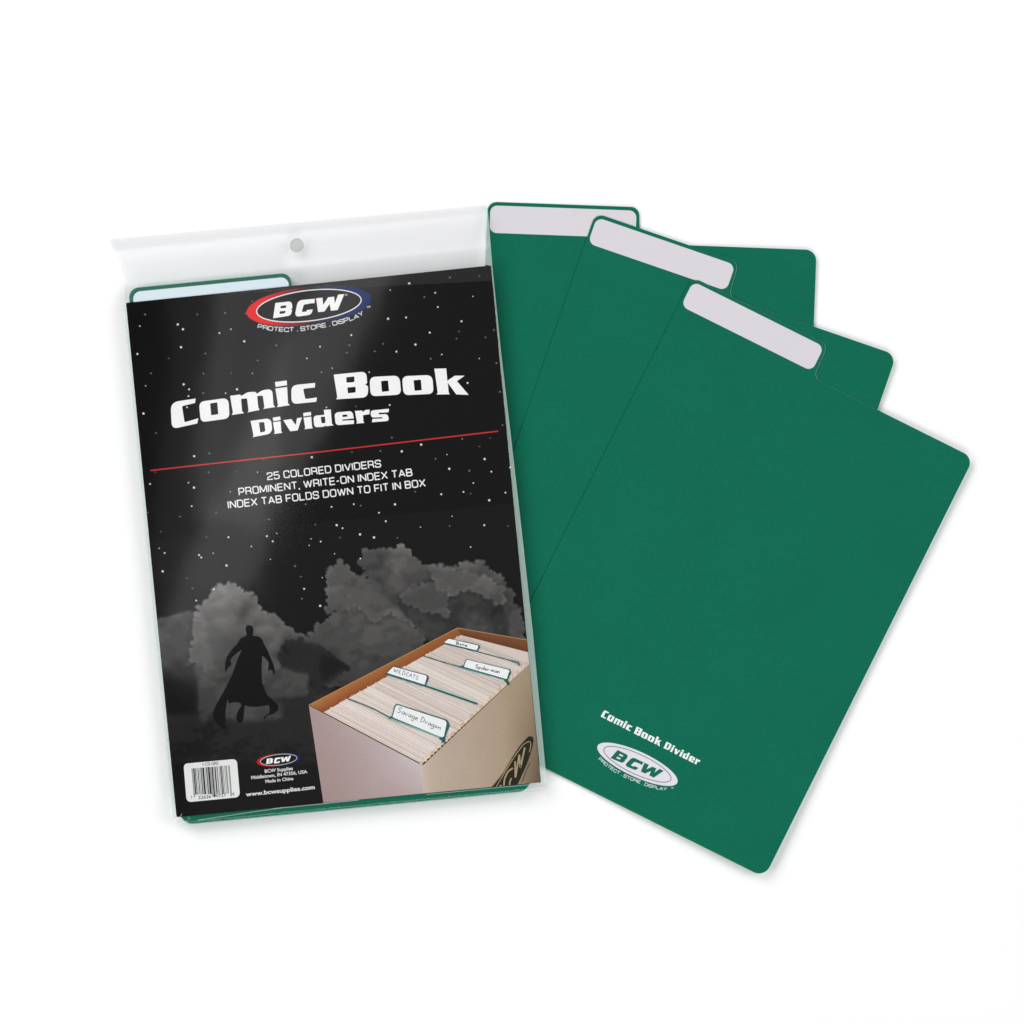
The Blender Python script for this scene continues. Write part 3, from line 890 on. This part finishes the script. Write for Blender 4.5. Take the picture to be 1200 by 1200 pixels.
font_text(pr, "90727", P(570, 795), P(800, 772), 5.2, dk, .01)
font_text(pr, "6", P(922, 752), P(955, 750), 5.2, dk, .01)
pr.build("digits", bs)

# caped figure (generic silhouette)
FZ = lambda P: Z(240, 720, 8, P)
fig = FZ([(412,98,20),(445,108,20),(457,140,15),(455,175,12),(450,200),(505,205,15),(540,235,15),(550,270),(590,340,20),(615,400),(640,460),(652,500),(658,545),(650,568),(640,545),(628,520),(622,530),(608,512),(600,535),(592,525),(598,480),(600,450),(570,415),(540,385),(533,460,10),(534,600,10),(548,680,10),(580,750,10),(640,805,10),(690,850,15),(690,895,15),(650,930,15),(600,942,8),(575,955,8),(562,985),(552,965,8),(570,945),(605,925),(610,890,10),(600,850),(540,860,10),(480,868,10),(400,862),(380,850),(372,870,10),(364,950,10),(358,1005,12),(325,1022,15),(295,995,12),(300,930,10),(325,880,10),(345,860),(335,830,10),(280,820,10),(222,835,8),(215,790),(205,830,10),(195,900,10),(190,1040,15),(210,1065),(180,1075,10),(120,1035,20),(80,970,25),(75,920,25),(110,840,20),(170,735,20),(225,630,20),(265,540,10),(290,470,10),(320,390),(345,330),(300,365,10),(262,395),(238,430),(255,470),(240,478),(245,490),(225,492),(208,520),(195,552),(188,500,8),(192,440,8),(215,380,12),(250,330,12),(300,280,12),(335,225,15),(375,205,10),(388,200),(392,175),(380,140,12),(390,108,15)])
pr = Print(ZP + .05)
pr.poly(fig, ink(11, 8, 11))
pr.build("caped_figure_print", card)

# ---------------------------------------------------------------- picture of the comic box on the card
box = mesh_obj("box_picture", [], [], M_INK, card)
B = lambda x, y: (360 + x / 4.286, 720 + y / 4.286)
zb = ZP + .03
def bot(x):  # bottom edge of the card
    return BL[1] + (BR[1] - BL[1]) * (x - BL[0]) / (BR[0] - BL[0]) - .2
def right(y):
    return TR[0] + (BR[0] - TR[0]) * (y - TR[1]) / (BR[1] - TR[1]) - .2
def mixc(a, b, t): return tuple(a[i] * (1 - t) + b[i] * t for i in range(3))
pr = Print(zb)
fc = B(580, 757); lc = B(8, 455)
l0, l1 = ink(178, 156, 154), ink(212, 200, 200)
pr.grid(lc, fc, (495.5, bot(495.5)), (379.0, bot(379.0)), 24, 16, lambda a, b: mixc(mixc(l0, l1, a ** 1.3), ink(168, 142, 140), b * .45))
pr.build("box_end", box)
pr = Print(zb)
rc = B(1112, 248); rc = (right(rc[1]), rc[1])
def rcol(a, b):
    c = mixc(ink(200, 183, 166), ink(172, 151, 126), a)
    c = mixc(c, ink(104, 88, 68), max(0, a - .72) / .28 * b)
    return mixc(c, ink(214, 196, 180), max(0, 1 - a / .08) * .7)
pr.grid(fc, rc, (right(bot(633.5)), bot(633.5)), (495.5, bot(495.5)), 30, 20, rcol)
pr.build("box_side", box)
pr = Print(zb + .02)
bk = B(755, 68)
pr.grid(lc, bk, B(775, 108), B(88, 494), 30, 4, lambda a, b: mixc(mixc(ink(184, 122, 70), ink(158, 96, 50), a), mixc(ink(140, 70, 36), ink(150, 86, 44), a), b))
bkr = B(1105, 128); bkr = (right(bkr[1]), bkr[1]); bki = B(1115, 190); bki = (right(bki[1]), bki[1])
pr.grid(bk, bkr, bki, B(775, 105), 16, 4, lambda a, b: mixc(ink(132, 82, 50), ink(104, 62, 38), b))
pr.line([lc, fc, rc], .9, ink(96, 60, 42), layer=.03)
pr.line([lc, bk, bkr], .7, ink(196, 150, 104), layer=.03)
pr.build("cardboard_rim", box)
# comics: thin slips between left rim and right wall
L0, L1, R0, R1 = B(85, 490), B(772, 104), B(578, 750), B(1108, 250)
pr = Print(zb + .06)
pr.poly([L0, L1, bki, (right(R1[1]), R1[1]), R0], ink(222, 208, 200))
NS = 72
cr = random.Random(11)
def rail(t):
    tt = t ** .93
    a = (L0[0] + (L1[0] - L0[0]) * tt, L0[1] + (L1[1] - L0[1]) * tt)
    b = (R0[0] + (R1[0] - R0[0]) * tt, R0[1] + (R1[1] - R0[1]) * tt)
    return a, b
for i in range(NS):
    a, b = rail(i / (NS - 1))
    j = cr.uniform(-1.5, 1.8)
    dx, dy = b[0] - a[0], b[1] - a[1]; d = math.hypot(dx, dy)
    a = (a[0] + dx / d * j, a[1] + dy / d * j)
    far = i / NS
    # far slips bend to the angle of the back rim
    e = cr.uniform(-1.6, .6)
    b = (b[0] + dx / d * e, b[1] + dy / d * e)
    tn = cr.choice([(252, 243, 234), (248, 238, 232), (244, 232, 230), (238, 224, 216), (252, 242, 226)])
    tn = tuple(c - 14 * far for c in tn)
    mid = (a[0] * .5 + b[0] * .5, a[1] * .5 + b[1] * .5 + cr.uniform(-.3, .3))
    lo = 1 - .10 * (math.sin(i * .55) * .5 + .5) * cr.random()
    tn = tuple(c * lo for c in tn)
    pr.line([a, mid, b], cr.uniform(.7, 1.5), ink(*tn))
    if cr.random() < .5:
        g = cr.choice([165, 195, 212, 222, 225])
        o = cr.uniform(.5, .8)
        pr.line([(a[0] + 2, a[1] + o + .8), (mid[0], mid[1] + o), (b[0] - 1, b[1] + o)], cr.uniform(.25, .55), ink(g, g * .9, g * .87))
# rounded page ends along the right wall
for i in range(34):
    t = i / 33
    a, b = rail(t)
    dx, dy = b[0] - a[0], b[1] - a[1]; d = math.hypot(dx, dy)
    p = (b[0] - dx / d * 1.5, b[1] - dy / d * 1.5)
    w = 2.4 + 1.6 * (1 - t)
    pr.line([(p[0] - .8, p[1] - 1.6), (p[0], p[1] - .2), (p[0] - .1, p[1] + 2.6 * (1 - .4 * t))], w, ink(236, 216, 186) if i % 3 else ink(216, 192, 168))
    if i % 2 == 0:
        pr.line([(p[0] + 1.1, p[1] - 1.5), (p[0] + 1.1, p[1] + 1.8)], .35, ink(160, 130, 110))
ob_ = pr.build("comic_pages", box)
ob_['kind'] = 'stuff'

TEAL, TEAL2, CYAN = ink(28, 98, 92), ink(70, 150, 148), ink(176, 226, 220)
D4 = lambda P: Z(440, 770, 12, P)
D3 = lambda P: Z(500, 735, 12, P)
WL = ink(248, 251, 252)
def tabset(teal_lines, outline, white, out_col=TEAL):
    pr = Print(zb + .50)
    for pts, w, c in teal_lines: pr.line(pts, w, c)
    pr.poly(outline, out_col)
    pr.poly(white, WL)
    return pr
def scribble(pr, pts_list, w, col, org, ang, sc_):
    ca, sa = math.cos(ang), math.sin(ang)
    for pts in pts_list:
        P = [(org[0] + (x * ca - y * sa) * sc_, org[1] + (x * sa + y * ca) * sc_) for x, y in pts]
        P = [P[0]] + [(p[0], p[1], .6) for p in P[1:-1]] + [P[-1]] if len(P) > 2 else P
        pr.line(P, w, col)
# hand lettering, unit cap height, y down
HW = {
 'S': (.7, [[(.6,-.85),(.3,-1.0),(.05,-.8),(.2,-.55),(.55,-.35),(.5,-.05),(.05,0)]]),
 'a': (.55, [[(.5,-.45),(.2,-.5),(.05,-.2),(.2,0),(.45,-.15),(.5,-.5),(.52,0)]]),
 'v': (.5, [[(0,-.5),(.22,0),(.45,-.5)]]),
 'g': (.55, [[(.5,-.45),(.2,-.5),(.05,-.2),(.2,0),(.45,-.15),(.5,-.5),(.5,.3),(.25,.45),(.05,.25)]]),
 'e': (.5, [[(.05,-.25),(.42,-.3),(.3,-.5),(.05,-.3),(.12,0),(.45,-.05)]]),
 'D': (.8, [[(.1,-1),(.12,0),(.5,-.1),(.7,-.5),(.45,-.9),(0,-1)]]),
 'r': (.42, [[(.05,-.5),(.08,0),(.1,-.3),(.38,-.5)]]),
 'o': (.5, [[(.25,-.5),(.05,-.25),(.25,0),(.45,-.25),(.25,-.5)]]),
 'n': (.55, [[(.05,-.5),(.08,0),(.1,-.35),(.35,-.5),(.45,-.3),(.46,0)]]),
 'p': (.5, [[(.05,-.5),(.05,.45)], [(.05,-.45),(.4,-.45),(.4,-.05),(.05,-.03)]]),
 'i': (.22, [[(.1,-.5),(.1,0)], [(.1,-.75),(.12,-.68)]]),
 'd': (.55, [[(.45,-.4),(.1,-.45),(.08,-.05),(.42,-.05),(.46,-1),(.48,0)]]),
 '-': (.4, [[(.02,-.3),(.34,-.3)]]),
 'm': (.75, [[(.05,-.5),(.06,0),(.1,-.4),(.3,-.48),(.34,0),(.38,-.4),(.6,-.48),(.66,0)]]),
 'W': (1.0, [[(0,-1),(.22,0),(.45,-.7),(.68,0),(.9,-1)]]),
 'I': (.25, [[(.1,-1),(.1,0)]]),
 'L': (.6, [[(.05,-1),(.05,0),(.5,0)]]),
 'C': (.7, [[(.6,-.85),(.3,-1),(.05,-.5),(.3,0),(.62,-.12)]]),
 'A': (.75, [[(0,0),(.35,-1),(.65,0)], [(.12,-.38),(.56,-.38)]]),
 'T': (.7, [[(0,-1),(.65,-.98)], [(.33,-1),(.33,0)]]),
 'B': (.65, [[(.05,0),(.05,-1),(.5,-.9),(.48,-.55),(.1,-.5),(.58,-.4),(.5,-.02),(.05,0)]]),
}
def hand(pr, s, p0, p1, h, w, col):
    tot = 0
    for ch in s: tot += .35 if ch == ' ' else HW[ch][0] + .08
    L = math.hypot(p1[0] - p0[0], p1[1] - p0[1]); kx = L / tot
    dx, dy = (p1[0] - p0[0]) / L, (p1[1] - p0[1]) / L
    x = 0
    for ch in s:
        if ch == ' ': x += .35; continue
        wd, st_ = HW[ch]
        for pts in st_:
            P = [(p0[0] + (x + a) * kx * dx - b * h * dy, p0[1] + (x + a) * kx * dy + b * h * dx) for a, b in pts]
            P = [P[0]] + [(p[0], p[1], .5) for p in P[1:-1]] + [P[-1]] if len(P) > 2 else P
            pr.line(P, w, col)
        x += wd + .08
BK = ink(36, 36, 44)
# tab 1 (back)
pr = tabset([(D3([(240,226),(700,340),(1260,492)]), 1.0, TEAL), (D3([(1190,470),(1290,500),(1300,540)]), 2.2, ink(80,120,116))], D3([(240,222),(312,154,14),(744,248,22),(752,280,10),(716,340)]), D3([(246,214),(312,162,12),(732,258,20),(702,326)]), ink(60, 96, 100))
hand(pr, "Bone", D3([(410, 240)])[0], D3([(575, 276)])[0], 3.4, .75, BK)
pr.build("picture_divider", box)
# tab 2
pr = tabset([(D3([(-45,404),(0,420),(440,552),(520,552)]), 1.0, TEAL), (D3([(440,556),(1130,742)]), 1.3, TEAL2), (D3([(1100,735),(1140,775),(1150,810)]), 3.2, TEAL)], D3([(455,548),(520,540),(552,446,30),(1180,594,26),(1185,640,10),(1140,748)]), D3([(524,556,6),(562,454,26),(1168,602,22),(1126,730,12)]))
hand(pr, "Spider-man", D3([(680, 572)])[0], D3([(1030, 652)])[0], 4.4, .7, BK)
pr.build("picture_divider", box)
# tab 3
pr = tabset([(D4([(150,232),(690,402),(1434,660)]), 1.9, TEAL), (D4([(700,384),(1400,626)]), 1.0, CYAN), (D4([(160,262),(660,420)]), .6, CYAN)], D4([(150,236),(166,205),(250,126,20),(740,256,30),(752,300,10),(708,400)]), D4([(164,222),(252,136,22),(728,264,30),(690,388)]), ink(72, 92, 110))
hand(pr, "WILDCATS", D4([(250, 205)])[0], D4([(605, 322)])[0], 4.4, .55, ink(60, 66, 86))
pr.build("picture_divider", box)
# tab 4 (front)
pr = tabset([(D4([(-386,588),(-190,660),(0,742),(190,846)]), 1.2, TEAL), (D4([(180,848),(960,1140)]), 2.4, TEAL2), (D4([(220,868),(930,1132)]), .7, CYAN), (D4([(905,1130),(960,1160),(955,1200)]), 4.0, ink(30, 100, 112))], D4([(180,848),(232,830),(278,650,45),(1020,886,60),(1046,960,20),(975,1150)]), D4([(240,846,10),(290,668,42),(1008,900,50),(962,1118,30),(930,1128)]), ink(44, 104, 96))
pr.line(D4([(280, 640), (1010, 872)]), .01, TEAL)
hand(pr, "Savage Dragon", D4([(300, 770)])[0], D4([(920, 1030)])[0], 6.2, .62, BK)
pr.build("picture_divider", box)

# dark oval mark on the printed box side
K8 = lambda P: Z(570, 850, 12, P)
pr = Print(zb + .1)
yb = bot(585)
pr.poly(K8([(70,868),(230,672),(350,470,30),(480,272,60),(600,146,70),(662,165,40),(662,240,40),(625,390,60),(560,570,60),(500,700,30),(440,832)]), ink(40, 38, 28))
TN = ink(176, 158, 124)
pr.line(K8([(140,862),(270,640,40),(420,400,40),(530,255,40),(608,222,40),(628,262,30),(604,380)]), .9, TN)
pr.line(K8([(540,312),(478,600,20),(462,410,10),(408,742,20),(404,505)]), 1.9, TN)
pr.line(K8([(372,600),(300,650,40),(252,760,30),(246,850)]), 1.9, TN)
pr.line(K8([(352,742),(330,790),(326,842)]), 1.6, TN)
pr.line(K8([(196,840),(200,856)]), 2.6, ink(170, 170, 165))
pr.line(K8([(610,530),(560,640),(500,800)]), .8, ink(80, 62, 40))
pr.line(K8([(90,858),(250,650),(360,470)]), .5, ink(150, 128, 100))
pr.build("oval_mark", box)

# ---------------------------------------------------------------- clear bag
bag = empty("plastic_bag", "clear plastic hang bag with a round hole in its header, wrapped round the black card", "bag")
ZF = ZP + .80
quad = [TL, TR, BR, BL]
def sd_quad(x, y):
    """outside distances from the four card sides: top, right, bottom, left"""
    out = []
    for i in range(4):
        a, b = quad[i], quad[(i + 1) % 4]
        dx, dy = b[0] - a[0], b[1] - a[1]; L = math.hypot(dx, dy)
        out.append(((x - a[0]) * dy - (y - a[1]) * dx) / L)
    return out
def filmz(x, y):
    t, r, b, l = sd_quad(x, y)
    t, r, b, l = -(-t), r, b, l
    z = ZF
    dt = max(0, t - 16); fade_t = ss(0, 1, min(1, dt / 50))
    z = ZF - (ZF - 1.9) * fade_t
    dr = max(0, r - 1.0); z = min(z, ZF - 0.7 * ss(0, 8, dr))
    db = max(0, b - 1.5); z = min(z, ZF - 2.0 * ss(4, 12, db))
    dl = max(0, l - .8); z = min(z, ZF - (ZF - 2.0) * ss(0, 6, dl))
    n = (float(fbm(np.array(x / 60.), np.array(y / 60.), 5, 3)) - .5) * .05
    if t > 2: n += (float(fbm(np.array(x / 25.), np.array(y / 9.), 15, 3)) - .5) * .10 * ss(0, 30, t)
    if b > 2 or r > 2: n += (float(fbm(np.array(x / 9.), np.array(y / 9.), 25, 3)) - .5) * .3
    return z + n
def film_strip(name, rowsL, rowsR, nu, nv, mat, dz=0.0, hole=None):
    """sheet between two polylines (left and right), rows follow them"""
    def along(pl, t):
        n = len(pl) - 1; a = min(n - 1, int(t * n)); f = t * n - a
        return (pl[a][0] * (1 - f) + pl[a + 1][0] * f, pl[a][1] * (1 - f) + pl[a + 1][1] * f)
    verts, faces = [], []
    for j in range(nv + 1):
        p, q_ = along(rowsL, j / nv), along(rowsR, j / nv)
        for i in range(nu + 1):
            x = p[0] + (q_[0] - p[0]) * i / nu; y = p[1] + (q_[1] - p[1]) * i / nu
            verts.append(Wp(x, y, filmz(x, y) + dz))
    for j in range(nv):
        for i in range(nu):
            a = j * (nu + 1) + i
            if hole:
                cx = sum(verts[t][0] for t in (a, a + 1, a + nu + 1, a + nu + 2)) / 4
                cy = sum(verts[t][1] for t in (a, a + 1, a + nu + 1, a + nu + 2)) / 4
                if math.hypot(cx - hole[0], cy - hole[1]) < hole[2]: continue
            faces.append((a, a + nu + 1, a + nu + 2, a + 1))
    return mesh_obj(name, verts, faces, mat, bag, smooth=True)

# front film over the card
cL = [(TL[0] - .8, TL[1] - .2), (BL[0] - .8, BL[1] + 1)]
cR = [(TR[0] + .6, TR[1] - .2), (BR[0] + .6, BR[1] + .5)]
film_strip("front_film", cL, cR, 60, 80, M_FILM)
# header with a fold along its top
hc = Wp(348, 287.5, filmz(348, 287.5))
hL = [(128.0, 280.5), (129.0, 284.5), (132.6, 291.0), (137.0, 299.0), (141.2, 309.0), (144.2, 320.0), (145.6, 334.0), (TL[0] - .8, TL[1] - .4)]
hR = [(571.0, 240.5), (571.6, 245.0), (572.2, 252.0), (573.0, 262.0), (573.9, 275.0), (574.8, 288.0), (575.4, 300.0), (TR[0] + .6, TR[1] - .4)]
film_strip("header_film", hL, hR, 150, 60, M_HEAD, hole=(hc[0], hc[1], 7.4 * S))
# hang hole: raised lip and an added grey disc painting the shade behind
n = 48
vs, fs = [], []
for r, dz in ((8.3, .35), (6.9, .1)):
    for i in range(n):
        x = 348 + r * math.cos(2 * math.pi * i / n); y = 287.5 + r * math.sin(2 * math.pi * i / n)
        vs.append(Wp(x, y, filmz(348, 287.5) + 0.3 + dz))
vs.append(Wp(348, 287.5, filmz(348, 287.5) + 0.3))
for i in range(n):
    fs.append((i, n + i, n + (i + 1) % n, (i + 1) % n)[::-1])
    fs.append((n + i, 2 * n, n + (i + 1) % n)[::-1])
mesh_obj("hole_shade_disc", vs, fs, M_HOLE_SHADE, bag)
# side seams and bottom seam
film_strip("side_seam", [(567.0, 243), (TR[0]-6, TR[1] - 1)], [(571.4, 243), (577.0, 312)], 4, 50, M_SEAL, dz=.3)
film_strip("side_seam", [(TR[0] + .5, TR[1] + 1), (584.5, 410), (594.2, 510), (604.9, 620), (616.6, 740), (BR[0] + .5, BR[1])],
           [(577.0, 312), (586.9, 410), (598.6, 510), (611.2, 620), (624.4, 740), (641.5, 925.5)], 5, 120, M_SEAL)
film_strip("side_seam", [(TL[0] - 2.6, TL[1] + 3), (BL[0] - 3.6, BL[1] + 3)], [(TL[0] - .7, TL[1] + 2), (BL[0] - .7, BL[1])], 4, 100, M_SEAL)
film_strip("bottom_seam", [(BL[0] - 3.2, BL[1] + .5), (BL[0] - 1, BL[1] + 4), (BL[0] + 8, BL[1] + 9.5)], [(BR[0] + 6, BR[1] + .5), (BR[0] + 6.5, BR[1] + 5), (BR[0] + 2, BR[1] + 9.5)], 160, 8, M_BSEAL)
film_strip("upper_fold", [(250, 344.7), (250, 345.3)], [(577, 311), (578.5, 329)], 30, 4, film("fold_film", 0.012, 0.05, .2), dz=.25)
# film creases, their glints painted as thin milky white lines
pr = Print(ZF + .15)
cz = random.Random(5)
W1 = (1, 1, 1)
def crease_glint(x0, x1, off, w):
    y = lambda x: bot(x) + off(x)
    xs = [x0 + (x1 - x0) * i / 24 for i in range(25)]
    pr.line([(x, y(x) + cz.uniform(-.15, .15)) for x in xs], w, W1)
crease_glint(232, 332, lambda x: 6.0 - (x - 232) * .052, .55)
crease_glint(320, 420, lambda x: 1.2 - (x - 320) * .006, .6)
crease_glint(500, 628, lambda x: 1.6, .5)
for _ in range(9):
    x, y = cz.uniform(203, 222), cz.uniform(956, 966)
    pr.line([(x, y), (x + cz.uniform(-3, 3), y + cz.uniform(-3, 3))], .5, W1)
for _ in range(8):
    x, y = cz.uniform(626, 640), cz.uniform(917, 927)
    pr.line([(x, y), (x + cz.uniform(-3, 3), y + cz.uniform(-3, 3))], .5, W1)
pr.build("film_crease_glint", bag, M_CREASE_GLINT)["kind"] = "stuff"
